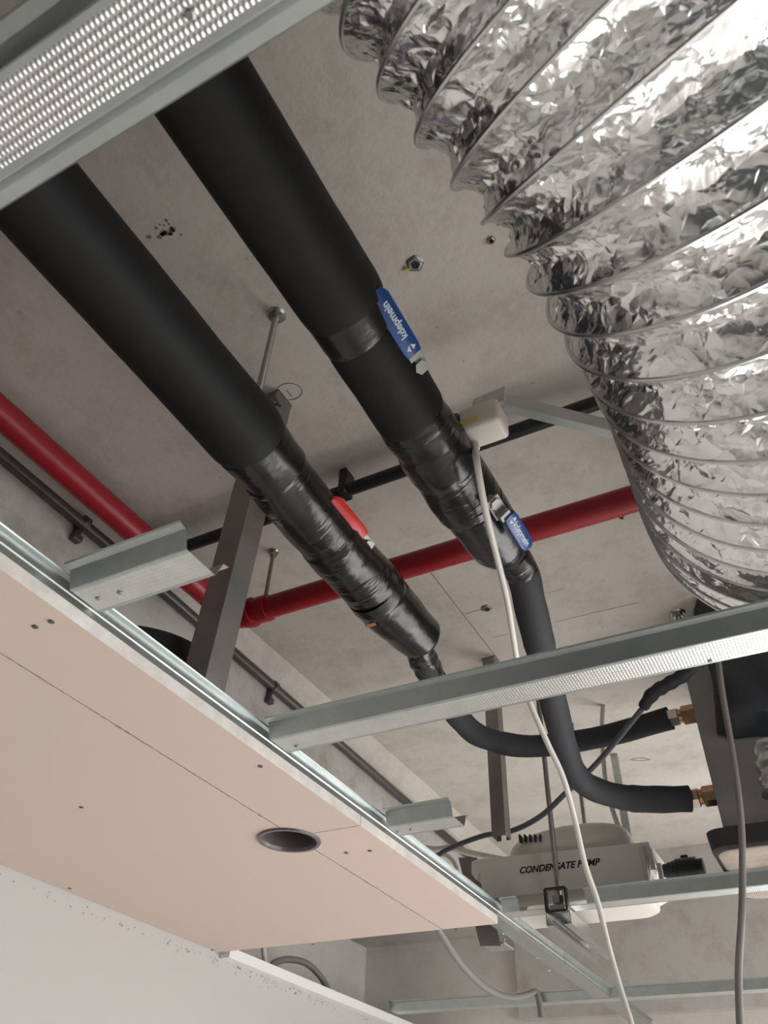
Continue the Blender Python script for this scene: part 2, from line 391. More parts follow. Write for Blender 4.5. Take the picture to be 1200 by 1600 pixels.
# ------------------------------------------------------------------ plasterboard
XE, ZB, TB, YE = -0.690, 0.500, 0.0175, 1.790
XJ = -0.826; YJ = 1.163
DL = (-0.8425, 1.1736); DR = 0.053
def board(name, x0, x1, y0, y1, material, label, ragged=False, screws=()):
    """sheet with the lamp hole cut out where it reaches it"""
    bm = bmesh.new(); nx, ny = 2, max(2, int((y1 - y0) / .012))
    lo = MB(); lo.box((x0, y0, ZB), (x1, y1, ZB + TB))
    o = lo.build(name, [material, M_gyp])
    for p in o.data.polygons:
        if abs(p.normal.z) < 0.5: p.material_index = 1
    # boolean for the round hole
    if x0 - DR < DL[0] < x1 + DR and y0 - DR < DL[1] < y1 + DR:
        cut = MB().tube([(DL[0], DL[1], ZB - .05), (DL[0], DL[1], ZB + .06)], DR, 48).build('cutter', M_gyp)
        md = o.modifiers.new('hole', 'BOOLEAN'); md.object = cut; md.operation = 'DIFFERENCE'; md.solver = 'EXACT'
        dg = bpy.context.evaluated_depsgraph_get(); dg.update()
        me = bpy.data.meshes.new_from_object(o.evaluated_get(dg)); o.modifiers.clear(); o.data = me
        bpy.data.objects.remove(cut)
    tag(o, label, 'plasterboard')
    for (px, py) in screws:
        p = W(px, py, z=ZB); s = MB()
        s.tube([(p.x, p.y, ZB - .0012), (p.x, p.y, ZB - .0002)], [.0035, .0042], 14).build('screw', M_screw, o, True)
    return o
board('plasterboard_sheet', XL + .002, XJ - .0009, -0.7, YE, M_pink, 'wide pink plasterboard sheet against the white wall, with the lamp at its edge', screws=((127, 1261), (109, 1388), (332, 1484), (489, 1475)))
board('plasterboard_sheet', XJ + .0009, XE, -0.7, YJ - .0007, M_pink, 'long narrow pink plasterboard strip along the open ceiling edge, nearer than the lamp', screws=((80, 971), (55, 979), (407, 1197)))
board('plasterboard_sheet', XJ + .0009, XE, YJ + .0007, YE, M_pink2, 'short narrow pink plasterboard strip at the far corner beyond the recessed lamp', screws=((541, 1332), (578, 1329), (712, 1451)))
# ragged paper along the joints and filler flecks where the ceiling meets the wall
def ragged(p0, p1, w, nseg, name, parent):
    mb = MB(); p0 = Vector(p0); p1 = Vector(p1); d = (p1 - p0); nrm = Vector((-d.y, d.x, 0)).normalized(); vs = []
    for i in range(nseg + 1):
        q = p0.lerp(p1, i / nseg); o = random.uniform(-.0009, .0009); ww = w * random.uniform(.25, 1.3) * (2.0 if random.random() < .05 else 1)
        vs += [q + nrm * (o - ww / 2), q + nrm * (o + ww / 2)]
    mb.add(vs, [(2 * i, 2 * i + 1, 2 * i + 3, 2 * i + 2) for i in range(nseg)]); mb.build(name, M_crack, parent)
SH = [o for o in COL.objects if o.name.startswith('plasterboard_sheet') and 'wide' in o['label']][0]
ragged((XJ, -.69, ZB - .0003), (XJ, DL[1] - .056, ZB - .0003), .0023, 240, 'joint_line', SH)
ragged((XJ, DL[1] + .056, ZB - .0003), (XJ, YE - .002, ZB - .0003), .0023, 90, 'joint_line', SH)
SH2 = [o for o in COL.objects if o.name.startswith('plasterboard_sheet') and 'long narrow' in o['label']][0]
ragged((DL[0] + .056, YJ, ZB - .0003), (XE - .002, YJ, ZB - .0003), .0010, 30, 'joint_line', SH2)
WL = [o for o in COL.objects if o.name == 'wall_left_lining'][0]
fk = MB()
for k in range(170):
    y = random.uniform(.9, 2.9); y = y if random.random() < .4 else random.gauss(1.95, .28); z = .486 - abs(random.gauss(0, .010)); r = random.uniform(.0008, .003)
    fk.add([(XL + .0006, y + r * math.cos(a) * random.uniform(.4, 1.8), z + r * math.sin(a) * random.uniform(.4, 1.2)) for a in np.linspace(0, 5.4, 7)], [tuple(range(7))])
fk.build('filler_flecks', mat('brown_flecks', (0.30, 0.25, 0.21), 0.9), WL)
# recessed lamp in the hole
t = thing('recessed_downlight', (DL[0], DL[1], ZB), 'round dark recessed downlight set in the pink plasterboard', 'lamp')
vs = []; prof = [(.0505, ZB + .075), (.046, ZB + .07), (.0475, ZB + .02), (.0485, ZB + .002), (.0505, ZB - .0035), (.0565, ZB - .0035), (.0575, ZB - .0005)]
n = 48; mb = MB(); vs = [(DL[0] + r * math.cos(2 * math.pi * j / n), DL[1] + r * math.sin(2 * math.pi * j / n), z) for r, z in prof for j in range(n)]
fs = [(i * n + j, i * n + (j + 1) % n, (i + 1) * n + (j + 1) % n, (i + 1) * n + j) for i in range(0, len(prof) - 4) for j in range(n)]
MB().add(vs[3 * n:], fs).build('bezel', M_lamp, t, True, 30)
fs = [(i * n + j, i * n + (j + 1) % n, (i + 1) * n + (j + 1) % n, (i + 1) * n + j) for i in range(0, 2) for j in range(n)]
MB().add(vs[n:4 * n], fs + [tuple(range(n))]).build('reflector', M_lamp, t, True, 60)
# black round canister lying on the board behind the post
cp = W(316, 1078, z=.545); cc = Vector((-0.884, 0.776, 0.0))
t = thing('round_canister', (cc.x, cc.y, ZB + TB), 'black round canister lying on the board behind the steel track', 'canister')
MB().tube([(cc.x, cc.y, ZB + TB + .0006), (cc.x, cc.y, .632), (cc.x, cc.y, .646), (cc.x, cc.y, .650)], [.127, .127, .124, .115], 48).build('canister_body', M_blackpipe, t, True)

# ------------------------------------------------------------------ ceiling channels (hat section)
ZC = ZB + TB + .0004
def hat(mid, half=.024, lip=True):
    pts = [(mid - half - .0205, ZC + .0262), (mid - half - .0190, ZC + .0240), (mid - half - .0100, ZC + .0225), (mid - half - .0012, ZC + .0008), (mid - half, ZC),
           (mid - half + .0045, ZC + .0002), (mid + half - .0045, ZC + .0002),
           (mid + half, ZC), (mid + half + .0012, ZC + .0008), (mid + half + .0100, ZC + .0225), (mid + half + .0190, ZC + .0240), (mid + half + .0205, ZC + .0262)]
    return pts
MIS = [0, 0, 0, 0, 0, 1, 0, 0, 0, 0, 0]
def channel(x0, x1, mid, label, screws=(), half=.024, kn=None):
    t = thing('furring_channel', ((x0 + x1) / 2, mid, ZC), label, 'channel', None)
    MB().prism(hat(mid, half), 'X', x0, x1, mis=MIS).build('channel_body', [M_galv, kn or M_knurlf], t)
    for (px, py) in screws:
        p = W(px, py, z=ZC); MB().tube([(p.x, p.y, ZC - .0014), (p.x, p.y, ZC - .0003)], [.0022, .0035], 12).build('screw', M_steel, t, True)
    return t
XT = -0.6725
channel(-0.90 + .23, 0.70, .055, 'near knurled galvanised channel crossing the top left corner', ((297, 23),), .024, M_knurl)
channel(XT, -0.503, .4785, 'short cut galvanised channel stub above the two black board screws', ((153, 935), (187, 926)))
channel(XT, 0.80, .883, 'long galvanised channel crossing the middle under the thin pipes', ((463, 1166), (1110, 1033)))
channel(XT, -0.545, 1.253, 'short cut galvanised channel stub near the recessed lamp', ((621, 1300), (642, 1296)))
# cut channel below the pump: webs notched away around the strut
t = thing('furring_channel', (0, 1.800, ZC), 'galvanised channel with notched web below the condensate pump', 'channel')
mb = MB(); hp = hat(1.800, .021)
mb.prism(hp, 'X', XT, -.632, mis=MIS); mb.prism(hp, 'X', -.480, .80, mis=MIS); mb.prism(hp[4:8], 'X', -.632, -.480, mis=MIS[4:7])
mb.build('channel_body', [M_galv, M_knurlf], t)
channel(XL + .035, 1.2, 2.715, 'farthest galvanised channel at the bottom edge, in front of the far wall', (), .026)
# track along the board edge
def haty(mid, half): return hat(mid, half)
t = thing('edge_track', (-.712, 1.0, ZC), 'long galvanised track running along the open plasterboard edge', 'track')
hy = [(p[0] , p[1]) for p in hat(-.713, .0215)]
mb = MB()
hy2 = hy[:8] + [(-.6904, ZC + .0006), (-.6902, ZC + .0085), (-.6888, ZC + .0100), (-.6902, ZC + .0115), (-.6900, ZC + .0222), (-.6830, ZC + .0230), (-.6822, ZC + .0250)]
mb.prism(hy2, 'Y', -0.6, 2.262); mb.build('track_body', M_galv, t)
t2 = thing('edge_track', (-.712, 2.6, ZC), 'galvanised track beyond the plasterboard corner, past the splice gap', 'track')
mb = MB(); mb.prism([(p[0], p[1] + .0012) for p in hy2], 'Y', 2.268, YF - .06); mb.build('track_body', M_galv, t2)
for px, py in ((785, 1459), (787, 1468)):
    p = W(px, py, z=ZC); MB().tube([(p.x, p.y, ZC - .0016), (p.x, p.y, ZC - .0003)], [.003, .004], 12).build('screw', M_zinc, t, True)
for px, py in ((838, 1497), (857, 1517)):
    p = W(px, py, z=ZC); MB().tube([(p.x, p.y, ZC - .0006), (p.x, p.y, ZC + .0009)], [.003, .004], 12).build('screw', M_zinc, t2, True)

# ------------------------------------------------------------------ hanger posts and rods
def post(name, cx, cy, w, d, z0, z1, material, label, lean=(0, 0)):
    t = thing(name, (cx, cy, z0), label, 'post')
    e = .006
    pr = [(cx - w / 2 + .009, cy + d / 2), (cx - w / 2, cy + d / 2), (cx - w / 2, cy - d / 2), (cx + w / 2, cy - d / 2), (cx + w / 2, cy + d / 2), (cx + w / 2 - .009, cy + d / 2)]
    pb_ = MB().prism(pr[::-1], 'Z', z0, z1, thick=.0018)
    pb_.v = [(x + lean[0] * (z1 - z) / (z1 - z0), y + lean[1] * (z1 - z) / (z1 - z0), z) for x, y, z in pb_.v]; pb_.build('post_body', material, t)
    MB().box((cx - w / 2 - .004, cy - d / 2, z1 + .0001), (cx + w / 2 + .004, cy + d / 2, ZS - .0002)).build('top_plate', material, t)
    return t
pR = post('hanger_post', -.648, .695, .042, .042, ZC + .029, ZS - .004, M_post, 'steel hanger post marked R behind the left black pipe', (-.062, .042))
rp = W(434, 628, x=-.5795)
lettering('letter', 'R', W(434, 630, x=-.6280), (0, .4, -1), (0, 1, .4), .026, M_ink, pR, bold=.0012)
post('hanger_post', -.626, 1.675, .030, .030, .640, ZS - .004, M_post, 'brown grey hanger post standing behind the thin pipe bend')
# brown bracket left of the pump
t = thing('bracket', (-.755, 1.93, .52), 'brown steel bracket with a foot beside the left end of the pump', 'bracket')
a = W(722, 1345, y=1.95); c = W(768, 1478, y=1.95)
mb = MB()
q = [W(716, 1340, y=1.95), W(745, 1340, y=1.95), W(783, 1478, y=1.95), W(750, 1478, y=1.95)]
dd = Vector((0, .004, 0))
mb.add(q + [p + dd for p in q], [(0, 1, 2, 3), (7, 6, 5, 4), (0, 4, 5, 1), (1, 5, 6, 2), (2, 6, 7, 3), (3, 7, 4, 0)])
mb.build('upright', M_post, t)
q = [W(752, 1474, y=1.952), W(784, 1470, y=1.952)]
mb = MB().box((q[0].x, 1.955, q[0].z - .004), (q[1].x + .004, 2.02, q[0].z)); mb.build('foot', M_galv, t)

def rod(x, y, z0, z1, r, material, label, nut=True, thread=True):
    t = thing('threaded_rod', (x, y, z0), label, 'rod')
    n = int((z1 - z0) / .0012) if thread else 2
    pts = [(x, y, z0 + (z1 - z0) * i / n) for i in range(n + 1)]
    MB().tube(pts, [r * (1.0 if i % 2 else .90) for i in range(n + 1)] if thread else r, 12).build('rod_body', material, t, True)
    if nut:
        MB().tube([(x, y, z1 - .012), (x, y, z1 - .0045)], r * 1.9, 6).build('nut', M_zinc, t)
        MB().tube([(x, y, z1 - .0045), (x, y, z1 - .0002)], [r * 2.4, r * 3.0], 18).build('washer', M_zinc, t, True, 30)
    return t
rod(-.540, .542, .836, ZS, .0055, M_zinc, 'bright zinc threaded rod holding up the left black pipe')
rod(-.894, 1.055, .972, ZS, .0045, M_steel, 'thin dull rod holding the red pipe next to its elbow')
rod(-.552, 1.817, .512, ZS, .0065, M_steel, 'dark threaded rod in front of the pump lettering', nut=False)
rod(-.545, 2.10, .70, ZS, .0065, M_steel, 'dark threaded rod behind the white cable and pump cover', nut=False)
p = W(1058, 958, z=ZS)
rod(p.x, p.y, 1.03, ZS, .0065, M_zinc, 'short zinc bolt under the slab beside the black unit')

# strut with its square clip
t = thing('strut_channel', (-.545, 1.95, .47), 'slotted zinc strut under the pump with black square clip', 'strut')
x0, x1 = -.575, -.522
pr = [(x0 + .013, .512), (x0, .512), (x0, .485), (x0 + .0001, .484), (x0 + .010, .4838)]
mb = MB()
z0, z1 = .486, .511
mb.prism([(x0 + .014, z0 + .008), (x0 + .014, z0), (x0, z0), (x0, z1), (x1, z1), (x1, z0), (x1 - .014, z0), (x1 - .014, z0 + .008)], 'Y', 1.785, 2.100, thick=.002)
mb.build('strut_body', M_zinc, t)
c = W(870, 1407, y=1.778); mb = MB(); s = .023
fr = [(-s, -s), (s, -s), (s, s), (-s, s)]
for sx, sz, ex, ez in ((0, s, s, .0025), (0, -s, s, .0025), (s, 0, .0025, s), (-s, 0, .0025, s)):
    mb.box((c.x + sx - ex, c.y - .010, c.z + sz - ez), (c.x + sx + ex, c.y + .004, c.z + sz + ez), bev=.001)
mb.build('square_clip', M_blackpipe, t)
MB().tube([(c.x + .002, c.y + .003, c.z - .006), (c.x + .002, c.y + .003, c.z + .010)], .012, 6).build('clip_nut', M_zinc, t)
MB().box((c.x - .017, c.y - .003, c.z - .019), (c.x + .017, c.y + .003, c.z - .009), bev=.001).build('clip_plate', M_zinc, t)

# ------------------------------------------------------------------ red pipes, black rail, conduit
t = thing('red_pipe', (-.971, 1.055, .944), 'red painted pipe with elbow running along the slab and across', 'pipe')
ZR = .944; XRD = -.971; YRD = 1.055; RR = .0242
MB().tube([(XRD + .045, YRD, ZR), (-.045, YRD, ZR)], RR, 28).build('cross_run', M_red, t, True)
MB().tube([(XRD, -0.9, ZR), (XRD, YRD - .045, ZR)], RR * 1.05, 28).build('long_run', M_red, t, True)
el = [(XRD, YRD - .052, ZR)] + [(XRD + .038 - .038 * math.cos(a), YRD - .038 + .038 * math.sin(a), ZR) for a in np.linspace(0, math.pi / 2, 10)] + [(XRD + .052, YRD, ZR)]
rr = [RR * 1.32] * 2 + [RR * 1.22] * 8 + [RR * 1.32] * 2
MB().tube(el, rr, 28).build('elbow', M_red, t, True)
MB().box((-.894 - .012, YRD - .012, ZR + .016), (-.894 + .012, YRD + .012, .971), bev=.003).build('hanger_lug', M_red, t)
MB().tube([(-.894 - .014, YRD, ZR), (-.894 + .014, YRD, ZR)], RR * 1.18, 28).build('clamp_band', M_red, t, True, 30)

t = thing('black_rail', (-.1, .913, 1.052), 'thin black rail fixed under the slab behind both black pipes', 'rail')
MB().tube([(XB + .03, .913, 1.052), (0.9, .913, 1.052)], .0133, 20).build('rail_tube', M_blackpipe, t, True)
for xx in (-.62, .35):
    MB().box((xx - .008, .896, 1.039), (xx + .008, .930, ZS - .0003), bev=.002).build('rail_clip', M_blackpipe, t)

t = thing('wall_conduit', (XB + .016, 1.0, 1.03), 'dark grey conduit clipped along the concrete beam on the left', 'conduit')
MB().tube([(XB + .0165, -0.9, 1.042), (XB + .0165, 1.0, 1.034), (XB + .0165, YF - .05, .985)], .0125, 20).build('conduit_tube', M_cond, t, True)
for yy in (1.45, .75, 2.3):
    zz = 1.034 - (yy - 1.0) * .0217
    cl = MB().tube([(XB + .0165, yy - .007, zz), (XB + .0165, yy + .007, zz)], .0155, 20)
    cl.box((XB + .0005, yy - .008, zz - .045), (XB + .010, yy + .008, zz - .012), bev=.002); cl.box((XB + .0005, yy - .011, zz - .046), (XB + .018, yy + .011, zz - .030), bev=.003)
    cl.build('conduit_clip', M_cond, t, True, 30)

# ------------------------------------------------------------------ insulated pipes with valves
ZP = .78
def fbm1(x, k): return math.sin(x * 1.0 + k) * .5 + math.sin(x * 2.3 + k * 2.1) * .3 + math.sin(x * 5.1 + k * .7) * .2
def ysweep(x, z, stations, seg, k, amp, res=.004):
    """surface of revolution along y with lumpy radius; stations = (y, radius, dx, dz)"""
    st = stations; ys = np.arange(st[0][0], st[-1][0] + res / 2, res); pts = []; rad = []
    Y = [s[0] for s in st]
    for y in ys:
        rad.append(float(np.interp(y, Y, [s[1] for s in st])))
        pts.append((x + float(np.interp(y, Y, [s[2] for s in st])), y, z + float(np.interp(y, Y, [s[3] for s in st]))))
    def wob(i, a):
        y = ys[i]; return amp * (math.sin(2 * a + 17 * y + k) * .45 + math.sin(3 * a - 29 * y + k) * .35 + math.sin(5 * a + 61 * y) * .22 + math.sin(a + 90 * y + k) * .25)
    return MB().tube(pts, rad, seg, wob=wob)

tA = thing('insulated_pipe', (-.526, .5, ZP), 'left black insulated pipe with a red valve handle', 'pipe')
ysweep(-.526, ZP, [(-0.8, .0535, 0, 0), (.40, .0535, 0, 0), (.505, .0550, 0, 0), (.525, .0545, 0, 0), (.540, .0505, 0, 0)], 48, 1, .006, .01).build('foam_sleeve', M_foam, tA, True)
ysweep(-.528, ZP, [(.536, .0518, 0, 0), (.545, .0515, 0, 0), (.580, .0480, 0, 0), (.602, .0478, 0, 0)], 48, 2, .010).build('tape_band', M_tapes, tA, True)
ysweep(-.532, ZP, [(.598, .0470, 0, 0), (.640, .0485, -.002, 0), (.700, .0485, -.004, 0), (.752, .0480, -.004, 0), (.758, .0505, -.004, 0), (.80, .0505, -.006, 0), (.812, .0490, -.006, 0), (.870, .0490, -.004, 0), (.895, .0500, -.004, 0)], 56, 3, .022).build('valve_cover', M_tape, tA, True, 60)
ysweep(-.536, ZP - .002, [(.893, .0495, 0, 0), (.915, .0515, 0, 0), (.922, .0490, 0, 0), (.935, .0500, 0, 0), (.985, .0485, .002, 0), (1.030, .0450, .004, 0), (1.062, .0425, .006, 0), (1.068, .037, .006, 0), (1.070, .024, .006, 0)], 56, 5, .028).build('taped_boot', M_tapes, tA, True, 60)
pa = curve([(-.530, 1.045, .774), W(664, 1036, z=.768), W(690, 1080, z=.770), W(718, 1122, z=.795), W(755, 1152, z=.815), W(830, 1166, z=.840), W(940, 1151, z=.856), W(1047, 1122, z=.863)], 8)
def wobA(i, a): return .03 * math.sin(2 * a + i * .22) + .02 * math.sin(i * .9)
MB().tube(pa, [.0242 if p.x < W(785, 1160, z=.83).x else .0256 for p in pa], 28, wob=wobA).build('thin_sleeve', M_thin, tA, True, 60)
i0 = 3
MB().tube(pa[i0:i0 + 9], [.0262 + .0012 * math.sin(i * 2.1) for i in range(9)], 24, wob=lambda i, a: .05 * math.sin(7 * a + i)).build('tape_wrap', M_tape, tA, True, 60)
# torn spot with bare copper
cp = W(583, 961, y=.925); 
tp = (Vector((0, .925, 0)) - Vector((-.536, .925, ZP))); 
dirv = Vector((.536 * .9, 0, -ZP)).normalized()
n0 = Vector((.30, -.05, -.95)).normalized(); base = Vector((-.552, .930, ZP - .0500))
b_ = MB(); b_.box((-.012, -.004, -.001), (.012, .004, .001), bev=.0008)
b_.v = [tuple(base + Vector((v[0], v[1], v[2]))) for v in b_.v]; b_.build('bare_copper', M_copper, tA)

tB = thing('insulated_pipe', (-.304, .5, ZP), 'right black insulated pipe with two blue valve handles', 'pipe')
ysweep(-.306, ZP, [(-0.8, .0515, 0, 0), (.30, .0515, 0, 0), (.395, .0520, .001, 0), (.412, .0500, .001, 0)], 48, 8, .006, .01).build('foam_sleeve', M_foam, tB, True)
ysweep(-.306, ZP, [(.406, .0498, 0, 0), (.416, .0496, 0, 0), (.444, .0486, -.001, 0), (.452, .0470, 0, 0)], 48, 9, .008).build('tape_band', M_tapes, tB, True)
ysweep(-.308, ZP, [(.448, .0462, 0, 0), (.462, .0475, 0, 0), (.520, .0475, 0, 0), (.585, .0480, -.002, 0), (.592, .0462, -.002, 0)], 48, 10, .012).build('lower_sleeve', M_foam, tB, True)
ysweep(-.310, ZP, [(.588, .0470, 0, 0), (.612, .0488, 0, 0), (.640, .0475, 0, 0), (.655, .0502, 0, 0), (.690, .0498, 0, 0), (.700, .0480, 0, 0), (.740, .0500, 0, 0), (.775, .0500, .001, 0), (.782, .0480, .001, 0)], 56, 12, .030).build('valve_cover', M_tape, tB, True, 60)
ysweep(-.306, ZP, [(.780, .0478, 0, 0), (.80, .0480, 0, 0), (.850, .0462, 0, 0), (.885, .0432, 0, 0), (.900, .037, 0, 0), (.904, .025, 0, 0)], 48, 14, .020).build('taped_boot', M_tapes, tB, True, 60)
pb = curve([(-.302, .880, .778), W(815, 893, z=.768), W(828, 945, z=.755), W(845, 1015, z=.738), W(868, 1110, z=.718), W(884, 1170, z=.705), W(899, 1208, z=.690), W(925, 1231, z=.682), W(975, 1246, z=.679), W(1030, 1249, z=.678), W(1078, 1248, z=.678)], 8)
MB().tube(pb, [.0250 if p.x < W(985, 1246, z=.679).x else .0268 for p in pb], 28, wob=lambda i, a: .025 * math.sin(2 * a + i * .2) + .018 * math.sin(i * .8)).build('thin_sleeve', M_thin, tB, True, 60)
MB().tube(pb[4:9], [.0272, .0276, .0274, .0276, .0270], 24, wob=lambda i, a: .03 * math.sin(6 * a + i)).build('tape_wrap', M_tape, tB, True, 60)

def frame_box(mb, o, X, Y, Z, lo, hi, bev=.001, mi=0):
    t_ = MB().box(lo, hi, bev=bev)
    mb.add([o + X * v[0] + Y * v[1] + Z * v[2] for v in t_.v], t_.f, mi)

def handle(parent, nut, ydir, n, off, material, text, neck_up, length=.105, wid=.022, shift=0.0, lift=.010):
    """lever: neck from the stem nut, bend, vinyl grip with lettering; n = stem axis pointing out"""
    n = Vector(n).normalized(); X = Vector((0, ydir, 0)); X = (X - n * X.dot(n)).normalized(); Yv = n.cross(X).normalized()
    o = Vector(nut)
    hx = MB().tube([o - n * .010, o + n * .006], .0095, 6); hx.build('stem_nut', M_lever, parent)
    mb = MB(); frame_box(mb, o + n * .001, X, Yv, n, (-.011, -.011, -.0015), (.022 + off, .011, .0015))
    mb.build('lever_neck', M_lever, parent)
    g = MB(); gb = o + n * lift + X * (off + .016) + Yv * shift
    # tapered rounded grip outline
    out = [(0, -wid * .42), (.010, -wid * .5), (length - .012, -wid * .5), (length - .003, -wid * .32), (length, 0), (length - .003, wid * .32), (length - .012, wid * .5), (.010, wid * .5), (0, wid * .42)]
    vs = [gb + X * u + Yv * v + n * h for h in (-.0035, -.0025, .0025, .0035) for (u, v) in [((uu - length / 2) * (1 if abs(h) < .003 else .985) + length / 2, vv * (1 if abs(h) < .003 else .88)) for uu, vv in out]]
    m_ = len(out); fs = [tuple(range(m_))[::-1], tuple(3 * m_ + i for i in range(m_))] + [(k * m_ + i, k * m_ + (i + 1) % m_, (k + 1) * m_ + (i + 1) % m_, (k + 1) * m_ + i) for k in range(3) for i in range(m_)]
    grip = g.add(vs, fs).build('valve_handle', material, parent, True, 50)
    if text:
        lettering('lettering', text, gb + X * (length * .54) + n * .0037, X, Yv, .0135, M_pale, grip, bold=.0003)
        lg = MB()
        for s_ in (-1, 1):
            q = gb + X * .012 + n * .0038
            lg.add([q + X * (-.005) + Yv * (.002 * s_), q + X * .004 + Yv * (.001 * s_), q + X * (-.001) + Yv * (.007 * s_)], [(0, 1, 2)])
        lg.build('logo', M_pale, grip)
    else:
        MB().box((0, 0, 0), (.001, .001, .001))
    # bent neck between nut plate and grip
    nk = MB(); frame_box(nk, o, X, Yv, n, (0.010 + off * .7, -.009, 0.0), (.020 + off, .009, lift + .001)); nk.build('lever_bend', M_lever, parent)
    return grip
NB = (.62, 0, -.78)
nB1 = W(655, 572, x=-.262)
handle(tB, nB1, -1, NB, .006, M_blue, 'kdepmein', 1, .098, .024, 0.000, .006)
nB2 = W(772, 786, x=-.262)
handle(tB, nB2, 1, NB, .006, M_blue, 'kdepmein', 1, .080, .022, .004, .014)
nA1 = W(573, 851, x=-.492)
handle(tA, nA1, -1, (.70, 0, -.72), .004, M_redh, '', 1, .096, .030, 0.0, .004)
# brass unions into the unit
def union(parent, p, x1):
    x0 = p.x - .004
    MB().tube([(x0 - .006, p.y, p.z), (x0 + .002, p.y, p.z), (x0 + .022, p.y, p.z), (x0 + .024, p.y, p.z)], [.017, .0205, .0205, .018], 6).build('nickel_nut', M_nickel, parent)
    MB().tube([(x0 + .024, p.y, p.z), (x0 + .032, p.y, p.z)], .0155, 20).build('brass_neck', M_brass, parent, True, 30)
    MB().tube([(x0 + .031, p.y, p.z), (x0 + .033, p.y, p.z), (x1 - .002, p.y, p.z), (x1 - .0005, p.y, p.z)], [.019, .022, .022, .021], 8).build('brass_nut', M_brass, parent)
XU = -.1620
union(tA, pa[-1], XU); union(tB, pb[-1], XU)

# ------------------------------------------------------------------ sensor box and white cable
t = thing('junction_box', (-.222, .672, .80), 'small white plastic box with yellow label on the right pipe', 'junction box')
c = W(757, 662, y=.672)
MB().box((c.x - .030, c.y - .022, c.z - .022), (c.x + .028, c.y + .022, c.z + .022), bev=.007).build('box_cover', M_cream, t, True, 50)
MB().box((c.x - .040, c.y - .020, c.z - .020), (c.x - .0302, c.y + .020, c.z + .020), bev=.003).build('box_base', M_blackpipe, t, True, 50)
MB().box((c.x - .026, c.y - .0226, c.z - .014), (c.x - .002, c.y - .0215, c.z - .005)).build('yellow_label', M_yellow, t)
MB().tube([(c.x - .020, c.y + .012, c.z - .030), (c.x - .020, c.y + .010, c.z - .020)], .0065, 16).build('gland', M_cream, t, True, 30)
wc = [(c.x - .020, c.y + .012, c.z - .028), W(745, 722, z=.738), W(757, 790, z=.712), W(775, 865, z=.704), W(792, 935, z=.702), W(802, 995, z=.700), W(811, 1045, z=.696), W(829, 1100, y=1.15), W(855, 1160, y=1.20), W(880, 1215, y=1.25), W(898, 1280, y=1.31), W(914, 1350, y=1.36), W(934, 1410, y=1.40), W(950, 1475, y=1.43), W(968, 1540, y=1.45), W(990, 1612, y=1.46), W(1000, 1660, y=1.465)]
o = MB().tube(curve(wc, 8), .0048, 12).build('white_cable', M_cablew, None, True); tag(o, 'long off white cable hanging from the white box past the pump', 'cable')

# angle bracket under the slab
t = thing('angle_bracket', W(860, 640, z=.97), 'pale galvanised angle under the slab between white box and duct', 'bracket')
a = W(793, 612, z=.985); e = W(985, 680, z=.955); d = (e - a).normalized(); w1 = Vector((0, 0, 1)); w1 = (w1 - d * w1.dot(d)).normalized(); w2 = d.cross(w1)
if w2.y < 0: w2 = -w2
def angle_piece(a, e, h, w, name, parent):
    d = (e - a).normalized(); w1 = Vector((0, 0, 1)); w1 = (w1 - d * w1.dot(d)).normalized(); w2 = d.cross(w1)
    if w2.y < 0: w2 = -w2
    L = (e - a).length; mb = MB()
    frame_box(mb, a, d, w1, w2, (0, 0, 0), (L, h, .0014), bev=.0003); frame_box(mb, a, d, w1, w2, (0, 0, .0012), (L, .0014, w), bev=.0003)
    mb.build(name, M_galv, parent)
angle_piece(W(790, 632, z=.985), e, .028, .016, 'long_arm', t)
angle_piece(W(736, 646, z=1.0), W(786, 626, z=.99), .034, .006, 'bent_end', t)

# ------------------------------------------------------------------ fan coil unit
t = thing('fan_coil_unit', (0.2, 1.7, .56), 'grey and black fan coil unit at the right edge under the duct', 'fan coil unit')
YU = 1.670
pl = [W(1066, 1040, y=YU), W(1132, 1292, y=YU)]
XP = -.1620
mb = MB().box((XP, YU, .598), (.55, YU + .012, .985), bev=.001); mb.box((XP, YU, .598), (XP + .012, 1.80, .985), bev=.001)
XU2 = XP
mb.build('end_plate', M_plate, t)
# padded black body with a soft, sagging lower edge
bm_ = MB(); nx, nz = 30, 16
vs = []; 
for i in range(nx + 1):
    for j in range(nz + 1):
        u = i / nx; v = j / nz; x = -.108 + .62 * u
        zb = .770 + .012 * math.sin(u * 9) - .030 * min(1, u * 5)
        z = zb + (ZS - .006 - zb) * v
        y = YU - .055 - .030 * math.sin(math.pi * min(1, v * 1.4 + .12)) + .004 * math.sin(u * 37 + v * 9)
        if i == 0: y = YU - .002
        if j == 0: y = YU - .004
        vs.append((x, y, z))
fs = [(i * (nz + 1) + j, (i + 1) * (nz + 1) + j, (i + 1) * (nz + 1) + j + 1, i * (nz + 1) + j + 1) for i in range(nx) for j in range(nz)]
bm_.add(vs, fs); bm_.build('insulated_body', M_insul, t, True, 60)
MB().box((-.104, YU + .0121, .61), (.54, 2.2, ZS - .003), bev=.004).build('casing', M_insul, t)
